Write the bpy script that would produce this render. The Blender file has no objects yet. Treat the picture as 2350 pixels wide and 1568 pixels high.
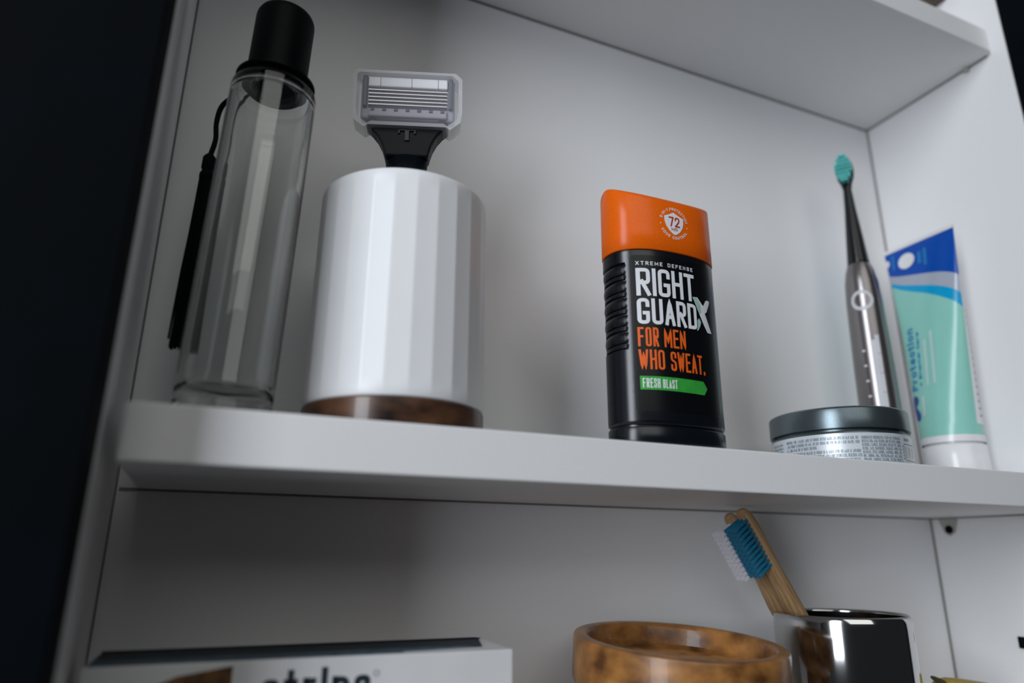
import bpy, bmesh, math, random
from mathutils import Vector, Matrix
random.seed(7)
scene = bpy.context.scene
COL = scene.collection
PI = math.pi

# ------------------------------------------------------------------ camera, world, light, exposure
cam_d = bpy.data.cameras.new('camera'); cam = bpy.data.objects.new('camera', cam_d); COL.objects.link(cam)
cam.matrix_world = Matrix(((0.9152, -0.1233, -0.3838, -0.4599), (-0.4030, -0.2645, -0.8761, -0.2243),
                           (0.0065, 0.9565, -0.2918, -0.0431), (0, 0, 0, 1)))
cam_d.sensor_width = 36.0; cam_d.lens = 24.479; cam_d.clip_start = 0.01; cam_d.clip_end = 50
cam_d.dof.use_dof = True; cam_d.dof.focus_distance = 0.330; cam_d.dof.aperture_fstop = 4.3
scene.camera = cam

world = bpy.data.worlds.new('dim_room'); scene.world = world; world.use_nodes = True
bg = world.node_tree.nodes['Background']; bg.inputs[0].default_value = (0.80, 0.88, 1.0, 1); bg.inputs[1].default_value = 0.02

def area(name, loc, target, sx, sy, power, color):
    l = bpy.data.lights.new(name, 'AREA'); l.shape = 'RECTANGLE'; l.size = sx; l.size_y = sy; l.energy = power; l.color = color
    o = bpy.data.objects.new(name, l); COL.objects.link(o); o.location = loc
    o.rotation_euler = (Vector(target) - Vector(loc)).to_track_quat('-Z', 'Y').to_euler()
    return o
area('window_light', (-1.66, -0.92, 0.40), (-0.2, 0.03, 0.08), 0.52, 1.55, 23.2, (0.89, 0.94, 1.02))
area('fill_light', (-0.7, -2.0, 1.40), (-0.3, 0.0, 0.1), 1.8, 1.8, 13.5, (0.98, 0.99, 0.96))  # unseen fill lamp, added to lift the shaded parts of the cabinet

scene.view_settings.view_transform = 'Standard'; scene.view_settings.look = 'None'
scene.view_settings.gamma = 1.0; scene.view_settings.use_curve_mapping = False
scene.view_settings.exposure = 0.0

# ------------------------------------------------------------------ materials
def mat(name, color, rough=0.5, metal=0.0, var=0.04, scale=60.0, bump=0.0, spec=0.5, trans=0.0, ior=1.45, coat=0.0, stretch=None, col2=None):
    m = bpy.data.materials.new(name); m.use_nodes = True
    nt = m.node_tree; b = nt.nodes['Principled BSDF']
    tc = nt.nodes.new('ShaderNodeTexCoord'); mp = nt.nodes.new('ShaderNodeMapping'); ns = nt.nodes.new('ShaderNodeTexNoise')
    ns.inputs['Scale'].default_value = scale; ns.inputs['Detail'].default_value = 5
    if stretch: mp.inputs['Scale'].default_value = stretch
    nt.links.new(tc.outputs['Object'], mp.inputs[0]); nt.links.new(mp.outputs[0], ns.inputs['Vector'])
    rp = nt.nodes.new('ShaderNodeValToRGB')
    c = color
    if col2 is None:
        a = [max(0, x * (1 - var)) for x in c]; d = [min(1, x * (1 + var)) for x in c]
    else: a, d = col2, c
    rp.color_ramp.elements[0].color = (*a, 1); rp.color_ramp.elements[1].color = (*d, 1)
    rp.color_ramp.elements[0].position = 0.32; rp.color_ramp.elements[1].position = 0.68
    nt.links.new(ns.outputs[0], rp.inputs[0]); nt.links.new(rp.outputs[0], b.inputs['Base Color'])
    b.inputs['Roughness'].default_value = rough; b.inputs['Metallic'].default_value = metal
    b.inputs['Specular IOR Level'].default_value = spec; b.inputs['IOR'].default_value = ior
    b.inputs['Transmission Weight'].default_value = trans; b.inputs['Coat Weight'].default_value = coat
    if bump:
        bp = nt.nodes.new('ShaderNodeBump'); bp.inputs['Strength'].default_value = bump; bp.inputs['Distance'].default_value = 0.0004
        nt.links.new(ns.outputs[0], bp.inputs['Height']); nt.links.new(bp.outputs[0], b.inputs['Normal'])
    return m
M = {}
M['laminate'] = mat('white_laminate', (0.855, 0.855, 0.86), 0.42, var=0.012, scale=900, bump=0.06)
M['navy'] = mat('dark_navy_paint', (0.0005, 0.0018, 0.0034), 0.75, var=0.2, scale=40, spec=0.08)
M['seam'] = mat('dark_seam', (0.26, 0.25, 0.24), 0.8)
M['hole'] = mat('dark_hole', (0.004, 0.004, 0.004), 0.9, spec=0.1)
M['pin'] = mat('brown_pin', (0.09, 0.06, 0.045), 0.6)
M['bracket'] = mat('clear_bracket_plastic', (0.42, 0.41, 0.36), 0.35)
M['black'] = mat('black_plastic', (0.0028, 0.0045, 0.0075), 0.25, var=0.1, scale=400, bump=0.05, spec=0.7)
M['gloss_black'] = mat('gloss_black_plastic', (0.003, 0.0038, 0.005), 0.22)
M['matte_black'] = mat('matte_black_plastic', (0.0016, 0.0026, 0.0034), 0.5, spec=0.12)
M['satin_black'] = mat('satin_black_plastic', (0.0018, 0.0040, 0.0065), 0.42, spec=0.2)
M['orange'] = mat('orange_plastic', (0.86, 0.135, 0.004), 0.26, var=0.07, scale=1500, spec=0.32)
M['label_black'] = mat('label_black', (0.0025, 0.0032, 0.0045), 0.30, spec=0.4)
M['ink_white'] = mat('white_ink', (0.78, 0.80, 0.84), 0.4)
M['ink_mint'] = mat('mint_ink', (0.38, 0.55, 0.50), 0.4)
M['ink_orange'] = mat('orange_ink', (0.85, 0.13, 0.012), 0.4)
M['ink_red'] = mat('red_ink', (0.50, 0.035, 0.006), 0.4)
M['ink_green'] = mat('green_ink', (0.035, 0.36, 0.045), 0.4, var=0.1, scale=300)
M['ink_grey'] = mat('grey_ink', (0.13, 0.18, 0.22), 0.5)
M['ink_dark'] = mat('dark_ink', (0.015, 0.03, 0.045), 0.5)
M['ceramic'] = mat('glazed_white_ceramic', (0.84, 0.85, 0.865), 0.30, var=0.01)
M['bronze'] = mat('dark_wood_base', (0.12, 0.055, 0.028), 0.3, scale=55, stretch=(1, 1, 2.2), col2=(0.012, 0.006, 0.004), coat=0.3)
M['jar_lid'] = mat('slate_lid_plastic', (0.13, 0.165, 0.18), 0.28, metal=0.8, var=0.08, scale=1200)
M['jar_body'] = mat('slate_jar_plastic', (0.10, 0.13, 0.14), 0.26, metal=0.7)
M['jar_label'] = mat('jar_label_paper', (0.66, 0.71, 0.75), 0.32, metal=0.25, var=0.01)
M['gunmetal'] = mat('gunmetal', (0.25, 0.235, 0.235), 0.26, metal=0.9, var=0.03)
M['silver'] = mat('silver_paint', (0.62, 0.62, 0.65), 0.35)
M['teal'] = mat('teal_bristle', (0.07, 0.50, 0.47), 0.5, var=0.2, scale=800)
M['tube_blue'] = mat('tube_blue', (0.0, 0.072, 0.42), 0.25, spec=0.35)
M['tube_grey'] = mat('tube_silver', (0.40, 0.44, 0.52), 0.25, coat=0.4)
M['tube_cyan'] = mat('tube_cyan', (0.0, 0.36, 0.66), 0.25, spec=0.35)
M['tube_mint'] = mat('tube_mint', (0.28, 0.63, 0.54), 0.25, coat=0.15, var=0.02)
M['tube_white'] = mat('tube_white', (0.80, 0.80, 0.81), 0.28, coat=0.3)
M['tube_ink'] = mat('tube_blue_ink', (0.004, 0.21, 0.46), 0.3)
M['tube_deep'] = mat('tube_deep_blue_ink', (0.004, 0.055, 0.30), 0.3)
M['tube_pale'] = mat('tube_pale_ink', (0.52, 0.68, 0.66), 0.3)
M['tube_sky'] = mat('tube_sky_ink', (0.012, 0.19, 0.50), 0.3)
M['bamboo'] = mat('bamboo', (0.50, 0.325, 0.165), 0.55, scale=90, stretch=(9, 9, 0.5), col2=(0.29, 0.17, 0.075), bump=0.2)
M['br_blue'] = mat('blue_bristle', (0.012, 0.19, 0.33), 0.55, var=0.18, scale=500)
M['br_white'] = mat('white_bristle', (0.80, 0.79, 0.84), 0.55, var=0.06)
M['steel'] = mat('polished_steel', (0.60, 0.60, 0.60), 0.10, metal=1.0, var=0.02, scale=30)
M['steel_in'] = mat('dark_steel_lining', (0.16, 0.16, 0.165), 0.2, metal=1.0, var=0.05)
M['wood'] = mat('mango_wood', (0.52, 0.235, 0.062), 0.34, scale=62, stretch=(1.0, 1.0, 1.5), col2=(0.11, 0.042, 0.013), bump=0.25, coat=0.15)
M['box_white'] = mat('carton_white', (0.70, 0.70, 0.71), 0.5, var=0.02)
M['box_navy'] = mat('carton_navy', (0.005, 0.011, 0.018), 0.5)
M['box_blue'] = mat('carton_blue_print', (0.09, 0.14, 0.18), 0.5, scale=260, col2=(0.012, 0.045, 0.075))
M['box_brown'] = mat('carton_brown_print', (0.22, 0.10, 0.022), 0.5, scale=120, col2=(0.04, 0.018, 0.010))
M['blade'] = mat('blade_steel', (0.50, 0.48, 0.51), 0.3, metal=1.0, var=0.05)
M['cart'] = mat('grey_cartridge_plastic', (0.30, 0.30, 0.36), 0.4)
M['clip'] = mat('blue_grey_clip', (0.055, 0.065, 0.10), 0.35)
M['lube'] = mat('white_lubricating_strip', (0.86, 0.86, 0.88), 0.35)
M['fin'] = mat('lilac_rubber', (0.36, 0.34, 0.40), 0.5)
M['yellow'] = mat('yellow_soap', (0.46, 0.30, 0.03), 0.45, scale=90, col2=(0.30, 0.17, 0.015))
M['olive'] = mat('olive_cord', (0.06, 0.045, 0.012), 0.7)
M['thread'] = mat('black_thread', (0.0025, 0.004, 0.005), 0.7, spec=0.15)

def glass(name, color=(1, 1, 1), rough=0.0, ior=1.45):
    m = bpy.data.materials.new(name); m.use_nodes = True; nt = m.node_tree; b = nt.nodes['Principled BSDF']
    b.inputs['Base Color'].default_value = (*color, 1); b.inputs['Roughness'].default_value = rough
    b.inputs['IOR'].default_value = ior; b.inputs['Transmission Weight'].default_value = 1.0
    ns = nt.nodes.new('ShaderNodeTexNoise'); ns.inputs['Scale'].default_value = 90
    mr = nt.nodes.new('ShaderNodeMapRange'); mr.inputs['To Min'].default_value = rough; mr.inputs['To Max'].default_value = rough + 0.015
    nt.links.new(ns.outputs[0], mr.inputs[0]); nt.links.new(mr.outputs[0], b.inputs['Roughness'])
    return m
M['glass'] = glass('clear_glass', (0.955, 0.97, 0.96))
M['clear'] = glass('clear_plastic', (0.93, 0.93, 0.96), 0.06, 1.35)
def clear_mix(name, f, color=(0.8, 0.8, 0.85)):
    m = bpy.data.materials.new(name); m.use_nodes = True; nt = m.node_tree; b = nt.nodes['Principled BSDF']; out = nt.nodes['Material Output']
    ns = nt.nodes.new('ShaderNodeTexNoise'); ns.inputs['Scale'].default_value = 200
    mr = nt.nodes.new('ShaderNodeMapRange'); mr.inputs['To Min'].default_value = .12; mr.inputs['To Max'].default_value = .2
    nt.links.new(ns.outputs[0], mr.inputs[0]); nt.links.new(mr.outputs[0], b.inputs['Roughness'])
    b.inputs['Base Color'].default_value = (*color, 1)
    t = nt.nodes.new('ShaderNodeBsdfTransparent'); mx = nt.nodes.new('ShaderNodeMixShader'); mx.inputs[0].default_value = f
    nt.links.new(t.outputs[0], mx.inputs[1]); nt.links.new(b.outputs[0], mx.inputs[2]); nt.links.new(mx.outputs[0], out.inputs[0])
    return m
M['clear'] = clear_mix('clear_cover_plastic', 0.38)
M['film'] = clear_mix('thin_clear_plastic', 0.07)

# ------------------------------------------------------------------ mesh helpers
def empty(name, loc=(0, 0, 0), rot=(0, 0, 0)):
    o = bpy.data.objects.new(name, None); COL.objects.link(o); o.location = loc; o.rotation_euler = rot
    o.empty_display_size = 0.01
    return o
def tag(o, label=None, cat=None, group=None, kind=None):
    if label: o['label'] = label
    if cat: o['category'] = cat
    if group: o['group'] = group
    if kind: o['kind'] = kind
    return o
def mk(name, verts, faces, mats, parent=None, smooth=True, fm=None, loc=None):
    me = bpy.data.meshes.new(name); me.from_pydata([tuple(v) for v in verts], [], faces)
    if not isinstance(mats, (list, tuple)): mats = [mats]
    for m in mats: me.materials.append(M[m])
    if fm: me.polygons.foreach_set('material_index', fm)
    me.polygons.foreach_set('use_smooth', [smooth] * len(me.polygons))
    me.update()
    o = bpy.data.objects.new(name, me); COL.objects.link(o)
    if parent: o.parent = parent
    if loc: o.location = loc
    return o
def frombm(name, bm, m, parent=None, smooth=False, loc=None):
    me = bpy.data.meshes.new(name); bmesh.ops.recalc_face_normals(bm, faces=bm.faces); bm.to_mesh(me); bm.free()
    me.materials.append(M[m]); me.polygons.foreach_set('use_smooth', [smooth] * len(me.polygons))
    o = bpy.data.objects.new(name, me); COL.objects.link(o)
    if parent: o.parent = parent
    if loc: o.location = loc
    return o
def box(name, lo, hi, m, parent=None, bev=0.0, seg=2, corner=0.0):
    bm = bmesh.new(); bmesh.ops.create_cube(bm, size=1)
    lo, hi = Vector(lo), Vector(hi)
    for v in bm.verts: v.co = Vector((lo[i] + (v.co[i] + .5) * (hi[i] - lo[i]) for i in range(3)))
    if corner:
        es = [e for e in bm.edges if abs((e.verts[0].co - e.verts[1].co).normalized().z) > .9]
        bmesh.ops.bevel(bm, geom=es, offset=corner, segments=6, affect='EDGES', profile=0.5)
    if bev:
        es = [e for e in bm.edges if len(e.link_faces) == 2 and e.calc_face_angle(0) > 0.9]
        bmesh.ops.bevel(bm, geom=es, offset=bev, segments=seg, affect='EDGES', profile=0.5)
    o = frombm(name, bm, m, parent)
    return o
def prism(name, poly, d0, d1, m, parent=None, axis='y', bev=0.0, smooth=False):
    """poly of 2D points extruded from d0 to d1 along axis"""
    bm = bmesh.new()
    def P(a, b, d): return (a, d, b) if axis == 'y' else ((a, b, d) if axis == 'z' else (d, a, b))
    v0 = [bm.verts.new(P(a, b, d0)) for a, b in poly]; v1 = [bm.verts.new(P(a, b, d1)) for a, b in poly]
    n = len(poly)
    bm.faces.new(v0); bm.faces.new(v1[::-1])
    for i in range(n): bm.faces.new((v0[i], v0[(i + 1) % n], v1[(i + 1) % n], v1[i]))
    if bev:
        bmesh.ops.recalc_face_normals(bm, faces=bm.faces)
        es = [e for e in bm.edges if len(e.link_faces) == 2 and e.calc_face_angle(0) > 0.9]
        bmesh.ops.bevel(bm, geom=es, offset=bev, segments=2, affect='EDGES', profile=0.5)
    return frombm(name, bm, m, parent, smooth)
def loft(name, rings, m, parent=None, cap=True, smooth=True, closed_loop=False):
    n = len(rings[0]); V = [p for r in rings for p in r]; F = []
    k = len(rings)
    for i in range(k if closed_loop else k - 1):
        for j in range(n):
            a = i * n + j; b = i * n + (j + 1) % n; c = ((i + 1) % k) * n + (j + 1) % n; d = ((i + 1) % k) * n + j
            F.append((a, b, c, d))
    if cap and not closed_loop:
        F.append(tuple(range(n))[::-1]); F.append(tuple(range((k - 1) * n, k * n)))
    return mk(name, V, F, m, parent, smooth)
def lathe(name, prof, m, parent=None, n=96, cap=True, sharp=True):
    """prof: list of (r, z); repeated points give sharp creases"""
    rings = [[(max(r, 1e-5) * math.cos(2 * PI * j / n), max(r, 1e-5) * math.sin(2 * PI * j / n), z) for j in range(n)] for r, z in prof]
    o = loft(name, rings, m, parent, cap=cap)
    if sharp: edge_split(o)
    return o
def edge_split(o, ang=38):
    md = o.modifiers.new('split', 'EDGE_SPLIT'); md.split_angle = math.radians(ang)
def sweep(name, pts, rad, m, parent=None, n=10, flat=1.0):
    pts = [Vector(p) for p in pts]; rings = []
    up = Vector((0.13, 0.31, 0.94))
    for i, p in enumerate(pts):
        t = (pts[min(i + 1, len(pts) - 1)] - pts[max(i - 1, 0)]).normalized()
        a = t.cross(up).normalized(); b = t.cross(a).normalized()
        r = rad[i] if isinstance(rad, (list, tuple)) else rad
        rings.append([p + a * r * math.cos(2 * PI * j / n) + b * r * flat * math.sin(2 * PI * j / n) for j in range(n)])
    return loft(name, rings, m, parent)
def smooth_curve(pts, k=6):
    P = [Vector(p) for p in pts]; out = []
    for i in range(len(P) - 1):
        p0, p1, p2, p3 = P[max(i - 1, 0)], P[i], P[i + 1], P[min(i + 2, len(P) - 1)]
        for s in range(k):
            t = s / k
            out.append(0.5 * ((2 * p1) + (-p0 + p2) * t + (2 * p0 - 5 * p1 + 4 * p2 - p3) * t * t + (-p0 + 3 * p1 - 3 * p2 + p3) * t ** 3))
    out.append(P[-1]); return out
def spow(c, e): return math.copysign(abs(c) ** e, c)
def copy_tree(o, parent=None):
    c = o.copy(); COL.objects.link(c); c.parent = parent
    for ch in list(o.children): copy_tree(ch, c)
    return c

# ------------------------------------------------------------------ printed lettering (flat print as thin raised ink)
RR = [(0, 0), (0, 1), (1, 1), (1, 0)]
FONT = {
 'A': (1, [('s', [(0, 0), (.5, 1), (1, 0)]), ('s', [(.16, .3), (.84, .3)])]),
 'B': (1, [('s', [(0, 0), (0, 1)]), ('r', [(0, 1), (.95, 1), (.95, .53), (0, .53)]), ('r', [(0, .53), (1, .53), (1, 0), (0, 0)])]),
 'C': (1, [('r', [(1, .72), (1, 1), (0, 1), (0, 0), (1, 0), (1, .28)])]),
 'D': (1, [('s', [(0, 0), (0, 1)]), ('r', [(0, 1), (1, 1), (1, 0), (0, 0)])]),
 'E': (.9, [('s', [(1, 1), (0, 1), (0, 0), (1, 0)]), ('s', [(0, .52), (.85, .52)])]),
 'F': (.9, [('s', [(1, 1), (0, 1), (0, 0)]), ('s', [(0, .52), (.85, .52)])]),
 'G': (1, [('r', [(1, .76), (1, 1), (0, 1), (0, 0), (1, 0), (1, .42)]), ('s', [(1.0, .42), (.62, .42)])]),
 'H': (1, [('s', [(0, 0), (0, 1)]), ('s', [(1, 0), (1, 1)]), ('s', [(0, .52), (1, .52)])]),
 'I': (0, [('s', [(.5, 0), (.5, 1)])]),
 'J': (.8, [('r', [(1, 1), (1, 0), (0, 0), (0, .25)])]),
 'K': (1, [('s', [(0, 0), (0, 1)]), ('s', [(1, 1), (0, .42)]), ('s', [(.3, .6), (1, 0)])]),
 'L': (.85, [('s', [(0, 1), (0, 0), (1, 0)])]),
 'M': (1.35, [('s', [(0, 0), (0, 1), (.5, .25), (1, 1), (1, 0)])]),
 'N': (1, [('s', [(0, 0), (0, 1), (1, 0), (1, 1)])]),
 'O': (1, [('c', RR)]),
 'P': (1, [('s', [(0, 0), (0, 1)]), ('r', [(0, 1), (1, 1), (1, .47), (0, .47)])]),
 'Q': (1, [('c', RR), ('s', [(.6, .25), (1, 0)])]),
 'R': (1, [('s', [(0, 0), (0, 1)]), ('r', [(0, 1), (1, 1), (1, .47), (.4, .47)]), ('s', [(.35, .52), (1, 0)])]),
 'S': (1, [('r', [(1, .74), (1, 1), (0, 1), (0, .56), (1, .46), (1, 0), (0, 0), (0, .26)])]),
 'T': (.9, [('s', [(.5, 0), (.5, 1)]), ('s', [(-.05, 1), (1.05, 1)])]),
 'U': (1, [('r', [(0, 1), (0, 0), (1, 0), (1, 1)])]),
 'V': (1, [('s', [(0, 1), (.5, 0), (1, 1)])]),
 'W': (1.4, [('s', [(0, 1), (.25, 0), (.5, .85), (.75, 0), (1, 1)])]),
 'X': (1, [('s', [(0, 0), (1, 1)]), ('s', [(0, 1), (1, 0)])]),
 'Y': (1, [('s', [(0, 1), (.5, .45), (1, 1)]), ('s', [(.5, .45), (.5, 0)])]),
 'Z': (1, [('s', [(0, 1), (1, 1), (0, 0), (1, 0)])]),
 '1': (.45, [('s', [(0, .82), (1, 1), (1, 0)])]),
 '2': (1, [('r', [(0, .74), (0, 1), (1, 1), (1, .6), (0, 0)]), ('s', [(0, 0), (1.05, 0)])]),
 '5': (1, [('s', [(1, 1), (0, 1), (0, .55)]), ('r', [(0, .57), (1, .57), (1, 0), (0, 0), (0, .2)])]),
 '7': (1, [('s', [(0, 1), (1, 1), (.38, 0)])]),
 '-': (.6, [('s', [(0, .48), (1, .48)])]), '+': (.8, [('s', [(0, .45), (1, .45)]), ('s', [(.5, .15), (.5, .75)])]),
 '.': (0, [('s', [(.5, -.02), (.5, .07)])]), ',': (0, [('s', [(.5, -.12), (.5, .07)])]), ':': (0, [('s', [(.5, 0), (.5, .1)]), ('s', [(.5, .5), (.5, .6)])]),
 'o': (1, [('c', [(0, 0), (0, .68), (1, .68), (1, 0)])]),
 'c': (.9, [('r', [(1, .5), (1, .68), (0, .68), (0, 0), (1, 0), (1, .18)])]),
 'e': (1, [('r', [(0, .34), (1, .34), (1, .68), (0, .68), (0, 0), (1, 0), (1, .12)])]),
 'n': (.95, [('s', [(0, 0), (0, .68)]), ('r', [(0, .66), (1, .66), (1, 0)])]),
 'r': (.6, [('s', [(0, 0), (0, .68)]), ('r', [(0, .45), (0, .66), (1, .66)])]),
 't': (.6, [('r', [(.4, .98), (.4, 0), (1, 0)]), ('s', [(-.1, .66), (1, .66)])]),
 'i': (0, [('s', [(.5, 0), (.5, .68)]), ('s', [(.5, .88), (.5, 1.02)])]),
 'p': (1, [('s', [(0, -.3), (0, .68)]), ('c', [(0, 0), (0, .67), (1, .67), (1, 0)])]),
 's': (.9, [('r', [(1, .54), (1, .68), (0, .68), (0, .37), (1, .31), (1, 0), (0, 0), (0, .14)])]),
 'a': (.95, [('r', [(.05, .66), (1, .66), (1, 0)]), ('c', [(0, 0), (0, .38), (1, .38), (1, 0)])]),
 'l': (0, [('s', [(.5, 0), (.5, 1)])]), 'm': (1.5, [('s', [(0, 0), (0, .68)]), ('r', [(0, .66), (.5, .66), (.5, 0)]), ('r', [(.5, .66), (1, .66), (1, 0)])]),
}
def round_path(P, r, closed):
    n = len(P); out = []
    for i in range(n):
        if not closed and i in (0, n - 1): out.append(P[i]); continue
        a, b, c = Vector(P[i - 1]), Vector(P[i]), Vector(P[(i + 1) % n])
        u, v = a - b, c - b; lu, lv = u.length, v.length
        rr = min(r, lu * .5, lv * .5)
        if rr < 1e-9: out.append(P[i]); continue
        p, q = b + u / lu * rr, b + v / lv * rr
        for k in range(5):
            t = k / 4; w = (1 - t) ** 2 * p + 2 * t * (1 - t) * b + t * t * q; out.append((w.x, w.y))
    return out
def stroke(P, t, closed, maxseg, V, F, mp):
    Q = []
    n = len(P); rng = n if closed else n - 1
    for i in range(rng):
        a, b = Vector(P[i]), Vector(P[(i + 1) % n]); L = (b - a).length
        if L < 1e-9: continue
        k = max(1, int(L / maxseg))
        for s in range(k): Q.append(a + (b - a) * s / k)
    if not closed: Q.append(Vector(P[-1]))
    n = len(Q); base = len(V)
    for i in range(n):
        if closed: d0, d1 = (Q[i] - Q[i - 1]), (Q[(i + 1) % n] - Q[i])
        else:
            d1 = Q[min(i + 1, n - 1)] - Q[i] if i < n - 1 else Q[i] - Q[i - 1]
            d0 = Q[i] - Q[i - 1] if i > 0 else d1
        d0 = d0.normalized(); d1 = d1.normalized()
        n0, n1 = Vector((-d0.y, d0.x)), Vector((-d1.y, d1.x)); m = n0 + n1
        if m.length < 1e-6: m = n1
        m.normalize(); s = min(1 / max(m.dot(n1), .1), 1.9)
        for sg in (1, -1):
            w = Q[i] + m * (sg * t / 2 * s); V.append(mp(w.x, w.y))
    for i in range(n if closed else n - 1):
        a, b = base + 2 * i, base + 2 * ((i + 1) % n)
        F.append((a, a + 1, b + 1, b))
def text_w(s, W, t, g, sp):
    x = 0
    for ch in s:
        if ch == ' ': x += sp; continue
        x += (FONT[ch][0] * (W - t) + t) + g
    return x - g
def text(s, x0, y0, H, W, t, g, V, F, mp, sp=None, r=None, th=None, maxseg=.0015):
    """lettering starting at x0 with baseline y0; W nominal letter width, t stroke"""
    sp = W * .7 if sp is None else sp; r = W * .32 if r is None else r
    x = x0
    for ch in s:
        if ch == ' ': x += sp; continue
        w, paths = FONT[ch]; w = w * (W - t)
        for kind, P in paths:
            Q = [(x + t / 2 + (px * w if w > 0 else 0), y0 + t / 2 + py * (H - t)) for px, py in P]
            if kind == 's': stroke(square(Q, t), t, False, maxseg, V, F, mp)
            else: stroke(round_path(square(Q, t) if kind == 'r' else Q, r if kind == 'r' else max(r, W * .38), kind == 'c'), t, kind == 'c', maxseg, V, F, mp)
        x += w + t + g
    return x - g
def square(Q, t):
    """extend both ends of an open path by half a stroke"""
    Q = [Vector(q) for q in Q]
    a = (Q[0] - Q[1]).normalized() * t / 2; b = (Q[-1] - Q[-2]).normalized() * t / 2
    Q[0] = Q[0] + a; Q[-1] = Q[-1] + b
    return [(q.x, q.y) for q in Q]
def fit_text(s, x0, x1, y0, H, t, g, V, F, mp, sp=None, **k):
    lo, hi = t * 1.01, (x1 - x0)
    for _ in range(40):
        mid = (lo + hi) / 2
        if text_w(s, mid, t, g, mid * .7 if sp is None else sp) > x1 - x0: hi = mid
        else: lo = mid
    text(s, x0, y0, H, lo, t, g, V, F, mp, sp=sp, **k)
def decal(name, poly, mp, m, parent, cuts=4):
    bm = bmesh.new(); vs = [bm.verts.new((x, y, 0)) for x, y in poly]; bm.faces.new(vs)
    xs = [p[0] for p in poly]; x0, x1 = min(xs), max(xs); k = max(3, min(60, int((x1 - x0) / .0008)))
    for i in range(1, k):                     # slice across so that the print follows the curved surface
        bmesh.ops.bisect_plane(bm, geom=bm.verts[:] + bm.edges[:] + bm.faces[:], plane_co=(x0 + (x1 - x0) * i / k, 0, 0), plane_no=(1, 0, 0), dist=1e-7)
    bmesh.ops.triangulate(bm, faces=bm.faces)
    for v in bm.verts: v.co = Vector(mp(v.co.x, v.co.y))
    me = bpy.data.meshes.new(name); bm.to_mesh(me); bm.free(); me.materials.append(M[m])
    o = bpy.data.objects.new(name, me); COL.objects.link(o); o.parent = parent
    return o
def disc_poly(cx, cy, rx, ry=None, n=28, a0=0):
    ry = rx if ry is None else ry
    return [(cx + rx * math.cos(2 * PI * i / n + a0), cy + ry * math.sin(2 * PI * i / n + a0)) for i in range(n)]

# ------------------------------------------------------------------ setting: navy wall
D, H_UP, T, YS = 0.110, 0.2874, 0.018, 0.008
Z_LOW = -0.146                                   # top of the lower shelf
ZB, ZT = -0.36, 0.66
wall = box('wall_back', (-2.2, D + 0.008, -1.4), (1.8, D + 0.10, 1.5), 'navy'); wall['kind'] = 'structure'

# ------------------------------------------------------------------ cabinet
cab = tag(empty('wall_cabinet', (-0.245, D, ZB)), 'open white laminate bathroom cabinet with shelves and dark navy outer frame', 'cabinet')
def cb(o):
    o.parent = cab; o.matrix_parent_inverse = Matrix.Translation(-Vector(cab.location)); return o
cb(box('back_panel', (-0.4925, D, ZB), (0.0, D + 0.006, ZT), 'laminate'))
cb(box('side_panel', (0.0, 0.0, ZB), (0.016, D + 0.006, ZT), 'laminate'))
cb(prism('side_panel', [(-0.4875, 0.0), (-0.4925, D + 0.006), (-0.5085, D + 0.006), (-0.5035, 0.0)], ZB, ZT, 'laminate', axis='z'))
cb(box('top_panel', (-0.4915, 0.002, ZT - 0.016), (0.0, D, ZT), 'laminate'))
cb(box('bottom_panel', (-0.4915, 0.002, ZB), (0.0, D, ZB + 0.016), 'laminate'))
for nm, z1 in (('shelf', H_UP + T), ('shelf', 0.0), ('shelf', Z_LOW)):
    cb(box(nm, (-0.4838, YS, z1 - T), (-0.0006, D - 0.0006, z1), 'laminate', bev=0.0007, corner=0.0035))
for x0, x1 in ((-0.585, -0.4878), (0.0003, 0.075)):
    cb(box('frame_stile', (x0, -0.019, ZB - 0.03), (x1, -0.0002, ZT + 0.03), 'navy', bev=0.0006))
for z0, z1 in ((ZB - 0.03, ZB + 0.0), (ZT, ZT + 0.03)):
    cb(box('frame_rail', (-0.4876, -0.019, z0), (0.0001, -0.0002, z1), 'navy'))
# shelf supports on the right panel
tab = cb(prism('shelf_bracket', [(0.1040, -0.0185), (0.0905, -0.0185), (0.0935, -0.0275), (0.0975, -0.0300), (0.1005, -0.0280)], -0.0012, 0.0002, 'bracket', axis='x', bev=0.0003))
hole = prism('screw_hole', disc_poly(0.0970, -0.0258, 0.0027, n=20), -0.0016, -0.0010, 'hole', axis='x'); hole.parent = tab
cb(prism('shelf_pin', disc_poly(0.0262, 0.2856, 0.0016, n=16), -0.003, 0.0003, 'bracket', axis='x'))
cb(box('pin_socket', (-0.0012, 0.0610, -0.0950), (0.0002, 0.0660, -0.0885), 'hole', bev=0.0003))
cb(box('shelf_block', (-0.012, 0.0295, 0.3505), (0.0002, 0.0465, 0.3620), 'pin', bev=0.001))
# thin dark joint lines where the back meets the sides and the shelves
cb(box('back_joint', (-0.0011, D - 0.0009, ZB + 0.02), (0.0001, D + 0.0001, ZT - 0.02), 'seam'))
cb(box('back_joint', (-0.49, D - 0.0007, H_UP - 0.0010), (-0.002, D + 0.0001, H_UP + 0.0002), 'seam'))
cb(box('back_joint', (-0.4905, D - 0.0007, -T - 0.0009), (-0.002, D + 0.0001, -T + 0.0002), 'seam'))
cb(box('back_joint', (-0.4921, D - 0.0009, ZB + 0.02), (-0.4914, D + 0.0001, ZT - 0.02), 'seam'))
cb(box('shelf_joint', (-0.0013, YS + 0.004, H_UP - 0.0009), (0.0001, D - 0.001, H_UP + 0.0003), 'seam'))
cb(box('shelf_joint', (-0.0013, YS + 0.004, -T - 0.0009), (0.0001, D - 0.001, -T + 0.0003), 'seam'))

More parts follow.
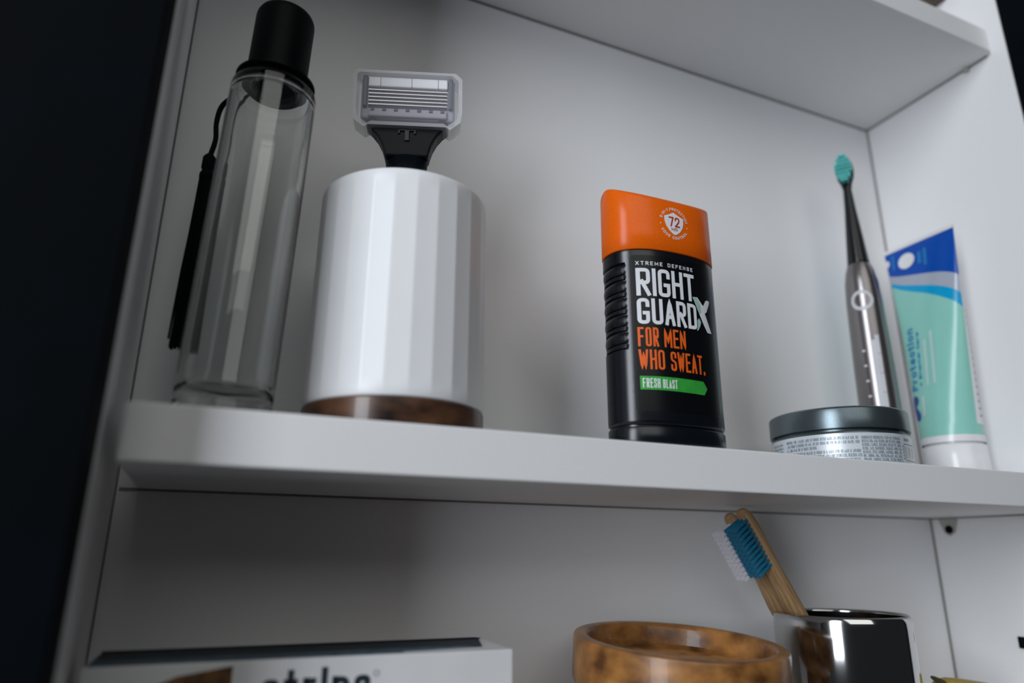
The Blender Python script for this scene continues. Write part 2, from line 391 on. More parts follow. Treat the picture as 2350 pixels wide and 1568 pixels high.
# ------------------------------------------------------------------ deodorant stick
XC, YC, DA, DB, DN = -0.2712, 0.032, 0.0283, 0.016, 2.35
deo = tag(empty('deodorant_stick', (XC, YC, 0.0)), 'black deodorant stick with orange cap and white lettering in the middle of shelf', 'deodorant')
def deo_ring(z, inset=0.0, n=160, grip=0.0):
    R = []
    for j in range(n):
        th = 2 * PI * j / n
        x, y = spow(math.cos(th), 2 / DN), spow(math.sin(th), 2 / DN)
        px, py = (DA - inset) * x, (DB - inset) * y
        if grip and abs(px) > 0.0248:
            w = min(1, (abs(px) - 0.0248) / 0.0004); k = 1 - grip * w / DA
            px *= k
            py *= 1 - grip * w / DB * 0.6
        R.append((px, py, z))
    return R
rings = [deo_ring(0.0, .0012), deo_ring(.0007, .0003), deo_ring(.0012), deo_ring(.0083), deo_ring(.0088, .0003)]
loft('dial_base', rings, 'black', deo); edge_split(deo.children[-1], 50)
rings = [deo_ring(.0088, .0016), deo_ring(.0098, .0016), deo_ring(.0099, .0006), deo_ring(.0106, .0001), deo_ring(.0115)]
g0, g1, ng = 0.0430, 0.0835, 5
rings.append(deo_ring(g0 - .0003))
for i in range(ng):                      # each grip: a groove, a narrow bar, a groove, a rounded bulge
    za, zb = g0 + (g1 - g0) * i / ng, g0 + (g1 - g0) * (i + 1) / ng
    for f, d in ((0, .0014), (.07, .0014), (.09, .0004), (.28, .0004), (.30, .0014), (.37, .0014), (.39, .0006), (.48, .0002), (.60, .00005), (.72, .00005), (.84, .0002), (.95, .0006), (.98, .0014)):
        rings.append(deo_ring(za + (zb - za) * f, 0, grip=d))
rings += [deo_ring(g1 + .0001, grip=.0011), deo_ring(g1 + .0006), deo_ring(.0893), deo_ring(.0896, .0005), deo_ring(.0906, .0006)]
body = loft('body', rings, 'black', deo); edge_split(body, 42)
def cap_top(x, y): return .1260 - .0090 * math.sqrt((y / DB) ** 2 + .02)
def cap_ring(inset, f=None, drop=0.0, z=None):
    R = deo_ring(0, inset); top = [cap_top(px * (1 if f is None else 1), py) for px, py, _ in R]
    return [(px, py, (z if z is not None else zt - drop)) for (px, py, _), zt in zip(R, top)]
cr = [cap_ring(.0010, z=.0903), cap_ring(.0001, z=.0903), cap_ring(-.0003, z=.0906), cap_ring(-.0003, z=.1000), cap_ring(-.0003, z=.1080), cap_ring(-.0002, drop=.0012), cap_ring(.0001, drop=.0006), cap_ring(.0005, drop=.0002), cap_ring(.0011),
      cap_ring(.003), cap_ring(.006), cap_ring(.010), cap_ring(.0135)]
cap = loft('cap', cr, 'orange', deo)
def dmap(eps, infl=0.0):
    def f(x, z):
        k = max(0.0, 1 - abs(x / (DA + infl)) ** DN) ** (1 / DN)
        return (x, -(DB + infl) * k - eps, z)
    return f
dm = dmap(.00016)
mm = .001
lab = decal('front_label', [(-.0222, .0152), (.0190, .0152), (.0200, .0162), (.0200, .0862), (.0190, .0872), (-.0222, .0872), (-.0232, .0862), (-.0232, .0162)], dmap(.00007), 'label_black', deo, cuts=14)
V, F = [], []
fit_text('RIGHT', -21.2 * mm, 7.9 * mm, 67.5 * mm, 13.3 * mm, 1.75 * mm, .95 * mm, V, F, dm, r=1.5 * mm)
fit_text('GUARD', -21.3 * mm, 8.2 * mm, 54.2 * mm, 12.1 * mm, 1.65 * mm, .9 * mm, V, F, dm, r=1.5 * mm)
fit_text('XTREME DEFENSE', -21.1 * mm, 7.7 * mm, 82.3 * mm, 1.85 * mm, .33 * mm, .75 * mm, V, F, dm, sp=1.9 * mm)
mk('white_lettering', V, F, 'ink_white', lab, False)
V, F = [], []
fit_text('FOR', -21.5 * mm, -12.7 * mm, 43.9 * mm, 8.8 * mm, .95 * mm, .65 * mm, V, F, dm)
fit_text('MEN', -10.2 * mm, .9 * mm, 43.9 * mm, 8.6 * mm, .95 * mm, .65 * mm, V, F, dm)
fit_text('WHO', -21.5 * mm, -10.5 * mm, 33.6 * mm, 8.9 * mm, .95 * mm, .65 * mm, V, F, dm)
fit_text('SWEAT.', -7.6 * mm, 11.0 * mm, 33.5 * mm, 8.7 * mm, .95 * mm, .6 * mm, V, F, dm)
mk('orange_lettering', V, F, 'ink_orange', lab, False)
decal('green_arrow', [(-.0214, .0306), (.0094, .0303), (.0115, .0272), (.0095, .0242), (-.0214, .0246)], dm, 'ink_green', lab, 8)
V, F = [], []
dm2 = dmap(.00026)
fit_text('FRESH', -20.5 * mm, -13.2 * mm, 25.4 * mm, 4.2 * mm, .46 * mm, .36 * mm, V, F, dm2)
fit_text('BLAST', -12.0 * mm, -5.1 * mm, 25.4 * mm, 4.0 * mm, .46 * mm, .36 * mm, V, F, dm2)
mk('arrow_lettering', V, F, 'ink_white', lab, False)
X1 = [(6.5, 69.9), (9.4, 70.2), (12.1, 67.3), (13, 66.6), (14.8, 69.5), (15.9, 70.1), (17.8, 69.9), (17.3, 68.4), (15, 64), (13.7, 63.1), (17.7, 54.1), (14.6, 54), (12.4, 57.4), (10, 62.1)]
X2 = [(6.5, 69.9), (8.9, 70.1), (10.9, 67.1), (11.3, 63.1), (10, 62.1)]
X3 = [(9.6, 60.1), (10.7, 58.4), (10.2, 56.7), (8.6, 54.1), (7.7, 53.9), (8.5, 55.9), (8.5, 58.9)]
sc = lambda P: [(a * mm, b * mm) for a, b in P]
decal('x_mark', sc(X1), dmap(.00020), 'ink_white', lab, 3)
decal('x_mark_shade', sc(X2), dm2, 'ink_mint', lab, 3)
decal('x_mark_tail', sc(X3), dm2, 'ink_mint', lab, 3)
# round badge on the cap
cm = dmap(.00020, .0003); cm2 = dmap(.00032, .0003)
bx, bz = -1.35 * mm, 104.9 * mm
sh = [(-.1, 5.7), (2.6, 4.3), (5.3, 3.3), (5.25, 0.8), (4.6, -1.6), (3.2, -3.8), (1.4, -5.3), (.1, -5.9), (-1.2, -5.3), (-3.0, -3.8), (-4.5, -1.6), (-5.25, 0.8), (-5.3, 3.3), (-2.7, 4.3)]
shield = decal('shield_badge', [(bx + a * mm, bz + b * mm) for a, b in sh], cm, 'ink_white', cap, 4)
V, F = [], []
text('72', bx - 3.0 * mm, bz - 1.7 * mm, 5.0 * mm, 2.7 * mm, .72 * mm, .6 * mm, V, F, cm2)
text('HR', bx - 1.75 * mm, bz - 3.9 * mm, 1.65 * mm, 1.5 * mm, .24 * mm, .35 * mm, V, F, cm2)
mk('badge_number', V, F, 'ink_red', shield, False)
V, F = [], []
def ring_text(s, a0, a1, rad, inward):
    W, t = 1.05 * mm, .27 * mm; h = 1.45 * mm
    wid = [(.55 * mm if ch == ' ' else FONT[ch][0] * (W - t) + t) for ch in s]
    gap = (abs(a1 - a0) * rad - sum(wid)) / (len(s) - 1); pos = 0
    for ch, w in zip(s, wid):
        mid = pos + w / 2; pos += w + gap
        if ch == ' ': continue
        a = a0 + (a1 - a0) * mid / (abs(a1 - a0) * rad)
        def mp(x, y, a=a, w=w):
            lx, ly = x - w / 2, y - h / 2
            if inward: rr = rad - ly; tx = lx; ux, uz = -math.sin(a), math.cos(a)
            else: rr = rad + ly; tx = lx; ux, uz = math.sin(a), -math.cos(a)
            return cm(bx + rr * math.cos(a) + tx * ux, bz + rr * math.sin(a) + tx * uz)
        text(ch, 0, 0, h, W, t, 0, V, F, mp)
ring_text('5-IN-1 PROTECTION', math.radians(163), math.radians(12), 7.4 * mm, False)
ring_text('ODOR CONTROL', math.radians(207), math.radians(333), 7.4 * mm, True)
for a in (186, -8):
    P = disc_poly(bx + 7.4 * mm * math.cos(math.radians(a)), bz + 7.4 * mm * math.sin(math.radians(a)), .32 * mm, n=12)
    b0 = len(V); V += [cm(*p) for p in P]; F.append(tuple(range(b0, b0 + 12)))
mk('badge_lettering', V, F, 'ink_white', cap, False)

# ------------------------------------------------------------------ glass bottle with black cap
bot = tag(empty('glass_bottle', (-0.4563, 0.045, 0.0004), (0, math.radians(1.8), 0)), 'tall clear glass bottle with black cylinder cap at the left end of shelf', 'bottle')
outer = [(.0, 0), (.0158, 0), (.0168, .0006), (.0172, .0018), (.0172, .1392), (.0170, .1406), (.0164, .1416), (.0154, .1421), (.0125, .1425), (.0108, .1428), (.0104, .1436), (.0104, .1475)]
inner = [(.0080, .1475), (.0080, .1420), (.0092, .1406), (.0132, .1396), (.0148, .1380), (.0153, .1355), (.0152, .0165), (.0146, .0135), (.0128, .0112), (.0, .0100)]
lathe('glass_body', outer + inner, 'glass', bot, 96, cap=False, sharp=False)
lathe('collar', [(.0, .1445), (.0155, .1445), (.0160, .1448), (.0160, .1458), (.0155, .1462), (.0125, .1470), (.0, .1476)], 'matte_black', bot, 64)
lathe('cap', [(.0, .1470), (.0122, .1470), (.0122, .1768), (.0120, .1782), (.0114, .1795), (.0104, .1804), (.0090, .1808), (.0, .1810)], 'matte_black', bot, 64)

# ------------------------------------------------------------------ tassel
tas = tag(empty('tassel', (-0.4737, 0.070, 0.034)), 'black thread tassel hanging on a cord behind the clear glass bottle', 'tassel')
tz = 0.034
sweep('cord', smooth_curve([(0, 0, .0860), (.0012, .0, .0945), (.0006, -.0005, .1030), (.0022, -.003, .1105), (.0085, -.009, .1145), (.0125, -.013, .1146)]), .0011, 'thread', tas, 8)
lathe('tassel_head', [(.0, .0870), (.0016, .0866), (.0027, .0850), (.0028, .0800), (.0022, .0788), (.0031, .0770), (.0031, .0752), (.0, .0750)], 'thread', tas, 24)
V, F = [], []
for k in range(150):
    a = random.random() * 2 * PI; q = math.sqrt(random.random()); e = random.uniform(-.001, .0035)
    x0, y0, x1, y1 = q * .0027 * math.cos(a), q * .0027 * math.sin(a), q * .0044 * math.cos(a) - .001, q * .0044 * math.sin(a)
    w = .00034; b0 = len(V)
    for s in range(6):
        f = s / 5; z = .0770 + (e - .0770) * f; cx, cy = x0 + (x1 - x0) * f + random.uniform(-.0001, .0001), y0 + (y1 - y0) * f
        for j in range(3): V.append((cx + w * math.cos(2 * PI * j / 3), cy + w * math.sin(2 * PI * j / 3), z))
    for s in range(5):
        for j in range(3): F.append((b0 + s * 3 + j, b0 + s * 3 + (j + 1) % 3, b0 + s * 3 + 3 + (j + 1) % 3, b0 + s * 3 + 3 + j))
tag(mk('fringe', V, F, 'thread', tas), kind='stuff')

# ------------------------------------------------------------------ fluted razor stand
st = tag(empty('razor_stand', (-0.3913, 0.052, 0.0)), 'white fluted ceramic cup on a dark brown base holding the razor', 'stand')
lathe('base_ring', [(.0, 0), (.0350, 0), (.0362, .0006), (.0365, .0016), (.0365, .0104), (.0360, .0110), (.0, .0110)], 'bronze', st, 128)
NF, n = 26, 26 * 14
def flute(r, z, amp):
    out = []
    for j in range(n):
        a = 2 * PI * j / n; ph = (a * NF / (2 * PI)) % 1.0
        out.append(((r - amp * (1 - (2 * ph - 1) ** 2) ** 1.0) * math.cos(a), (r - amp * (1 - (2 * ph - 1) ** 2)) * math.sin(a), z))
    return out
AMP = .00034
rings = [flute(.0350, .0110, 0), flute(.0359, .0112, 0), flute(.0364, .0120, 0), flute(.0366, .0150, AMP * .6), flute(.0366, .0185, AMP), flute(.0362, .0960, AMP), flute(.0361, .1000, AMP * .6), flute(.0359, .1028, 0), flute(.0356, .1037, 0), flute(.0350, .1041, 0),
         flute(.0341, .1041, 0), flute(.0335, .1036, 0), flute(.0332, .1020, 0), flute(.0330, .0200, 0), flute(.0300, .0180, 0), flute(.0001, .0178, 0)]
loft('cup_body', rings, 'ceramic', st)

# ------------------------------------------------------------------ razor
rzr = tag(empty('safety_razor', (-0.3933, 0.0500, 0.1581), (0.025, -0.022, -0.3164)), 'black handled razor standing in the white fluted cup, clear cover over its blades', 'razor')
hw, hh = .0249, .0125
ol = [(-hw, hh - .0012), (-hw + .0012, hh), (hw - .0030, hh), (hw, hh - .0030), (hw, -hh + .004), (hw - .0007, -hh - .0008), (hw - .0055, -hh - .0048), (hw - .0075, -hh - .0035),
      (-hw + .0075, -hh - .0035), (-hw + .0055, -hh - .0048), (-hw + .0007, -hh - .0008), (-hw, -hh + .004)]
il = [(a * (1 - .0017 / hw), b * (1 - .0014 / hh)) for a, b in ol]
def frame_mesh(name, o, i, d0, d1, m, parent):
    nn = len(o); V = []
    for P, d in ((o, d0), (o, d1), (i, d1), (i, d0)): V += [(a, d, b) for a, b in P]
    F = []
    for s in range(4):
        for j in range(nn): F.append((s * nn + j, s * nn + (j + 1) % nn, ((s + 1) % 4) * nn + (j + 1) % nn, ((s + 1) % 4) * nn + j))
    return mk(name, V, F, m, parent, False)
cov = frame_mesh('blade_cover', ol, il, -.0055, .0040, 'clear', rzr)
prism('cover_window', il, -.0055, -.0052, 'film', cov)
cart = box('cartridge', (-.0215, -.0020, -.0108), (.0215, .0035, .0112), 'cart', rzr, bev=.0012)
box('lubricating_strip', (-.0182, -.0036, .0052), (.0182, -.0018, .0104), 'lube', rzr, bev=.0006)
for k in range(3): box('strip_gap', (-.0128 + k * .0122 + (.002 if k else 0), -.00375, .0053), (-.0125 + k * .0122 + (.002 if k else 0), -.0030, .0103), 'cart', rzr)
for k in range(5):
    z = .0036 - k * .0019
    b = box('blade', (-.0180, -.0034, z - .00028), (.0180, -.0016, z + .00028), 'blade', rzr)
    box('blade_slot', (-.0180, -.0027, z - .0010), (.0180, -.0019, z - .0006), 'clip', rzr)
for sx in (-1, 1): box('end_clip', (sx * .0196 - .0010, -.0036, -.0052), (sx * .0196 + .0010, .002, .0110), 'clip', rzr, bev=.0005)
box('guard_bar', (-.0180, -.0034, -.0102), (.0180, -.0010, -.0058), 'fin', rzr, bev=.0008)
for k in range(7):
    x = -.0160 + k * .0053
    box('guard_fin', (x - .0009, -.0039, -.0076), (x + .0009, -.0030, -.0062), 'clip', rzr, bev=.0003)
half = [(.0098, -.0300), (.0103, -.0275), (.0115, -.0235), (.0135, -.0195), (.0162, -.0160), (.0186, -.0138), (.0190, -.0125), (.0172, -.0112), (.0140, -.0108), (.0128, -.0122), (.0085, -.0118), (.0040, -.0114)]
pl = half + [(-x, z) for x, z in half[::-1]]
neck = prism('neck', pl, -.0030, .0065, 'satin_black', rzr, bev=.0010)
for sx in (-1, 1):
    prism('arm_hinge', [(sx * .0138, -.0122), (sx * .0178, -.0122), (sx * .0170, -.0098), (sx * .0146, -.0098)], -.0024, .0050, 'satin_black', rzr, bev=.0004)
prism('button_bridge', [(-.0042, -.0190), (-.0042, -.0165), (.0042, -.0165), (.0042, -.0190), (.0030, -.0190), (.0030, -.0176), (.0012, -.0176), (.0012, -.0225), (-.0012, -.0225), (-.0012, -.0176), (-.0030, -.0176), (-.0030, -.0190)], -.0036, -.0028, 'gloss_black', neck, bev=.0003)
rings = []
for z, a, b in ((-.029, .0098, .0050), (-.040, .0085, .0060), (-.060, .0068, .0060), (-.095, .0062, .0058), (-.125, .0066, .0062), (-.1345, .0056, .0052), (-.1372, .0030, .0030)):
    rings.append([(a * math.cos(2 * PI * j / 24), .0018 + b * math.sin(2 * PI * j / 24), z) for j in range(24)])
loft('handle', rings, 'satin_black', rzr)

# ------------------------------------------------------------------ hair product jar
JX, JY, JR = -0.1432, 0.052, 0.0347
jar = tag(empty('cosmetic_jar', (JX, JY, 0)), 'low round jar with dark slate lid and pale label covered in small print', 'jar')
lathe('jar_body', [(.0, 0), (JR - .0016, 0), (JR - .0005, .0005), (JR, .0016), (JR, .0166), (JR - .0004, .0172), (JR - .0022, .0176), (JR - .0022, .0192), (.0, .0192)], 'jar_body', jar, 128)
V, F = [], []
na = 150; a0, a1 = math.radians(-170), math.radians(165)
for i in range(na + 1):
    a = a0 + (a1 - a0) * i / na
    for z in (.0009, .0161): V.append(((JR + .00015) * math.sin(a), -(JR + .00015) * math.cos(a), z))
for i in range(na): F.append((2 * i, 2 * i + 2, 2 * i + 3, 2 * i + 1))
jlab = mk('paper_label', V, F, 'jar_label', jar)
lid = lathe('lid', [(.0, .0185), (JR - .0010, .0185), (JR + .0003, .0188), (JR + .0004, .0194), (JR + .0003, .0286), (JR - .0001, .0294), (JR - .0012, .0300), (JR - .0030, .0302), (.0, .0303)], 'jar_lid', jar, 128)
def jm(x, z, r=JR + .00025):      # x = arc length from angle 0 (front)
    a = x / JR; return (r * math.sin(a), -r * math.cos(a), z)
V, F = [], []
A = lambda d: math.radians(d) * JR
def line(s, d0, d1, z0, h=.00155, t=.00018):
    fit_text(s, A(d0), A(d1), z0, h, t, .00017, V, F, jm, sp=.00042, maxseg=.002)
line('DIRECTIONS: WORK A PALMFUL AMOUNT OF PRODUCT BETWEEN HANDS AND APPLY ON DAMP HAIR. RUN', -95, -34, .0129)
line('A COMB THROUGH TO DISTRIBUTE THE HAIR. FOR BEST RESULTS USE WITH THE MEN + CARE SHAMPOO. STORE', -95, -33.4, .0108)
line('IN A COOL PLACE OUT OF DIRECT SUNLIGHT.', -95, -66, .0087)
line('MODE D EMPLOI. REPARTIR UNE QUANTITE DE PRODUIT DE LA TAILLE ENTRE LES MAINS ET APPLIQUER', -95, -33.2, .0063)
line('SUR CHEVEUX HUMIDES. COIFFER POUR DE MEILLEURS RESULTATS, UTILISER AVEC', -90, -32.8, .0042)
line('CONSERVER A L ABRI DE LA LUMIERE DIRECTE DU SOLEIL.', -80, -33.4, .0020)
for k, s in enumerate(('INGREDIENTS INGREDIENTS: WATER EAU, PETROLATUM', 'BEESWAX CERA ALBA STEARIC ACID PEG CETYL ALCOHOL', 'GLYCERIN, LANOLIN, CETEARETH, PEG OIL PVP, PARFUM', 'GLYCOL, TALC, DIMETHICONE, FRAGRANCE, PROPYL PARA',
                       'BENZOATE, CETYL ALCOHOL, MAGNESIUM, SODIUM, EDTA', 'BHT, SODIUM, BHA, TRIETHANOLAMINE, MICA, CITRAL', 'COUMARIN, LIMONENE, LINALOOL, TITANIUM DIOXIDE CI')):
    line(s, -31.6, 4.2, .0129 - k * .00181, h=.00145)
line('MEN S LOOK', -117, -100, .0128, .0011); line('STYLING CREAM', -117, -100, .0109, .0011); line('NET CONTENTS', -117, -101, .0090, .0011)
line('QUESTIONS', 10, 18, .0128, .0013)
mk('small_print', V, F, 'ink_grey', jlab, False)
V, F = [], []
P = round_path([(A(8.5), .0030), (A(8.5), .0112), (A(30), .0112), (A(30), .0030)], .0008, True)
stroke(P, .00022, True, .001, V, F, jm)
for k in range(5): stroke([(A(11 + 3.4 * k), .0042), (A(11 + 3.4 * k + (k % 2) * 2), .0100)], .00022, False, .001, V, F, jm)
for k in range(5): stroke([(A(6.6), .0034 + k * .0015), (A(6.6), .0043 + k * .0015)], .0004, False, .001, V, F, jm)
mk('info_box', V, F, 'ink_dark', jlab, False)

# ------------------------------------------------------------------ electric toothbrush
eb = tag(empty('electric_toothbrush', (-0.0740, 0.0778, 0.0), (0, 0, math.radians(-58))), 'gunmetal electric toothbrush with black neck and teal bristles standing behind the jar', 'toothbrush')
prof = [(.0, 0), (.0104, 0), (.0116, .0008), (.0120, .0025), (.0120, .045), (.0117, .075), (.0112, .100), (.0108, .118), (.0101, .130), (.0088, .138), (.0072, .1432), (.0, .1434)]
lathe('handle', prof, 'gunmetal', eb, 64)
def ebr(z):
    for (r0, z0), (r1, z1) in zip(prof[4:], prof[5:]):
        if z0 <= z <= z1: return r0 + (r1 - r0) * (z - z0) / (z1 - z0)
    return .0120
def em(x, z, eps=.00015):
    r = ebr(z); a = x / r; return ((r + eps) * math.sin(a), -(r + eps) * math.cos(a), z)
V, F = [], []
stroke(disc_poly(0, .1155, .0058, n=40), .0022, True, .002, V, F, em)
btn = mk('power_ring', V, F, 'silver', eb, False)
decal('power_button', disc_poly(0, .1155, .0044), lambda x, z: em(x, z, .0001), 'gunmetal', eb, 2)
V, F = [], []
stroke([(.0026, .002), (.0030, .088)], .0030, False, .004, V, F, em)  # window reflection painted onto the handle as a pale stripe
mk('reflection_stripe', V, F, 'silver', eb, False)
V, F = [], []
for k in range(7): stroke([(.0052, .004 + k * .0125), (.0052, .0162 + k * .0125)], .0026, False, .003, V, F, em)  # column of pale segments up the handle
mk('segment_stripe', V, F, 'silver', eb, False)
for k in range(5): decal('mode_mark', disc_poly(-.0032, .0815 - k * .0098, .0011, .0008, n=12), em, 'silver', eb, 1)
rings = []
for z, a, b, dy in ((.1430, .0070, .0070, 0), (.1450, .0068, .0068, 0), (.165, .0053, .0053, 0), (.185, .0036, .0036, 0), (.200, .0027, .0027, 0), (.2045, .0036, .0026, .0002), (.2090, .0052, .0024, .0006), (.2150, .0058, .0023, .0008), (.2205, .0052, .0022, .0008), (.2240, .0036, .0019, .0008), (.2256, .0012, .0010, .0008)):
    rings.append([(a * math.cos(2 * PI * j / 32), dy + b * math.sin(2 * PI * j / 32), z) for j in range(32)])
loft('brush_neck', rings, 'gloss_black', eb)
V, F = [], []
for i in range(-3, 4):
    for k in range(9):
        x, z = i * .00145, .2050 + k * .00235
        if (x / .0048) ** 2 + ((z - .2145) / .0105) ** 2 > 1: continue
        b0 = len(V)
        for s, (yy, r) in enumerate(((-.0005, .0006), (-.0078 - .0005 * math.cos(k * 1.3), .0009))):
            for j in range(8): V.append((x * (1 + .12 * s) + r * math.cos(2 * PI * j / 8), yy, z + r * math.sin(2 * PI * j / 8)))
        for j in range(8): F.append((b0 + j, b0 + (j + 1) % 8, b0 + 8 + (j + 1) % 8, b0 + 8 + j))
        F.append(tuple(b0 + 8 + j for j in range(8)))
tag(mk('bristles', V, F, 'teal', eb, False), kind='stuff')

# ------------------------------------------------------------------ toothpaste tube standing on its cap
TX, TY = -0.0300, 0.0645
tube = tag(empty('toothpaste_tube', (TX, TY, 0)), 'mint green toothpaste tube with blue top end standing on its white cap', 'toothpaste')
z0, z1 = .0240, .1636
def tb(z):
    t = min(1, max(0, (z - z0) / (z1 - z0))); return .0172 * (1 - t) + .0007, .0174 + (.0258 - .0174) * t
def tp(th, z, eps=0.0):                       # th=0 faces the room side, negative towards the back wall
    bx_, ay = tb(z); return (-(bx_ + eps) * math.cos(th), -(ay + eps) * math.sin(th), z)
R_ = math.radians
def interp(P, x):
    if x <= P[0][0]: return P[0][1]
    for (a, b), (c, d) in zip(P, P[1:]):
        if x <= c: return b + (d - b) * (x - a) / (c - a)
    return P[-1][1]
ths = [R_(-90 + 4 * i) for i in range(44)] + [R_(86)] + [R_(90 + 6 * i) for i in range(30)]
seam_i = 44
b_mint = lambda s: .0282
b_back = lambda s: .0350
b_cy0 = lambda s: interp([(-90, .1375), (-60, .1369), (5, .1248), (39, .1174), (71, .1112), (90, .108)], s)
b_cy1 = lambda s: interp([(-90, .1410), (-61, .1401), (28, .1270), (72, .1199), (90, .1175)], s)
b_gr = lambda s: interp([(-90, .1475), (-69, .1464), (-20, .1415), (30, .1364), (71, .1318), (90, .130)], s)
bands = [(lambda s: z0, b_mint, 4), (b_mint, b_back, 3), (b_back, b_cy0, 3), (b_cy0, b_cy1, 2), (b_cy1, b_gr, 1), (b_gr, lambda s: z1, 0)]
V, F, fm = [], [], []
nt_ = len(ths)
for bi, (lo, hi, mi) in enumerate(bands):
    sub = 8 if bi in (2, 5) else 3
    b0 = len(V)
    for k in range(sub + 1):
        for th in ths:
            d = math.degrees(th); d = d if d <= 90 else 180 - d
            V.append(tp(th, lo(d) + (hi(d) - lo(d)) * k / sub))
    for k in range(sub):
        for j in range(nt_):
            j2 = (j + 1) % nt_
            F.append((b0 + k * nt_ + j, b0 + k * nt_ + j2, b0 + (k + 1) * nt_ + j2, b0 + (k + 1) * nt_ + j))
            fm.append(4 if (j >= seam_i and bi >= 2) else mi)
b0 = len(V) - nt_
F.append(tuple(range(b0, b0 + nt_))); fm.append(4)
tbody = mk('tube_body', V, F, ['tube_blue', 'tube_grey', 'tube_cyan', 'tube_mint', 'tube_white'], tube, True, fm)
box('crimp', (-.0009, -.0258, z1 - .0005), (.0009, .0258, z1 + .0022), 'tube_white', tube, bev=.0003)
lathe('cap', [(.0, 0), (.0166, 0), (.0178, .0008), (.0180, .0020), (.0176, .0222), (.0170, .0230), (.0164, .0232), (.0164, .0240), (.0, .0240)], 'tube_white', tube, 64)
def tm(y, z, eps=.0002):                      # print map: y is the offset along the tube face, from back (-) to front (+)
    bx_, ay = tb(z); s = max(-.999, min(.999, y / ay)); th = math.asin(s); return tp(th, z, eps)
decal('white_roundel', disc_poly(-.0088, .1527, .0062, .0056), tm, 'tube_white', tbody, 2)
decal('edge_notch', disc_poly(-.0243, .1560, .0022, .0026, n=16), tm, 'tube_white', tbody, 1)
V, F = [], []
stroke([(-.0190, .1495), (-.0190, .1610)], .0016, False, .002, V, F, tm)
stroke([(.0010, .1470), (.0010, .1560)], .0026, False, .002, V, F, tm); stroke([(.0050, .1445), (.0050, .1570)], .0022, False, .002, V, F, tm)
mk('sky_print', V, F, 'tube_sky', tbody, False)
# sideways lettering running down the tube: text x -> downwards, text y -> towards the back
V, F = [], []
vm = lambda x, y: tm(-.0152 + (-y), x)        # reads upwards
vert = lambda x, y: tm(-.0085 - y, .0600 + x)
fit_text('Protection', 0, .0430, 0, .0062, .0013, .0010, V, F, vert)
v2 = lambda x, y: tm(-.0045 - y, .0620 + x)
fit_text('+ Enamel Care', 0, .0370, 0, .0022, .0006, .0005, V, F, v2)
mk('blue_lettering', V, F, 'tube_ink', tbody, False)
V, F = [], []
stroke([(-.0005, .0615), (-.0005, .0925)], .0016, False, .002, V, F, tm); stroke([(.0040, .0620), (.0040, .0975)], .0016, False, .002, V, F, tm)
stroke([(-.0048, .0425), (-.0048, .0550)], .0022, False, .002, V, F, tm)
mk('pale_print', V, F, 'tube_pale', tbody, False)
decal('heart_emblem', [(-.0165, .0520), (-.0148, .0560), (-.0120, .0568), (-.0096, .0555), (-.0088, .0530), (-.0100, .0505), (-.0122, .0492), (-.0100, .0470), (-.0082, .0445), (-.0078, .0415), (-.0096, .0396), (-.0122, .0400), (-.0142, .0425), (-.0156, .0465)], tm, 'tube_deep', tbody, 2)
V, F = [], []
def sm(x, y): # print on the back label
    th = R_(101) + x / .02; return tp(th, y, .0002)
for k in range(16): stroke([(0, .040 + k * .0045), (.0035, .040 + k * .0045)], .0012, False, .001, V, F, sm)
mk('back_print', V, F, 'ink_grey', tbody, False)

# ------------------------------------------------------------------ steel cup on the lower shelf
CX, CY, CR = -0.1470, 0.0620, 0.0332
cup = tag(empty('steel_cup', (CX, CY, Z_LOW)), 'polished stainless steel cup holding two bamboo toothbrushes on lower shelf', 'cup')
ct = -0.0712 - Z_LOW
lathe('cup_wall', [(.0, 0), (CR - .0030, 0), (CR - .0010, .0008), (CR, .0028), (CR, ct - .0060), (CR - .0002, ct - .0030), (CR - .0007, ct - .0010), (CR - .0014, ct - .0001), (CR - .0020, ct - .0004),
                   (CR - .0021, ct - .0015)], 'steel', cup, 128, cap=False, sharp=False)
lathe('cup_lining', [(CR - .0021, ct - .0015), (CR - .0019, ct - .0045), (CR - .0014, ct - .0075), (CR - .0013, .0050), (CR - .0030, .0026), (.0, .0024)], 'steel_in', cup, 96, cap=False, sharp=False)

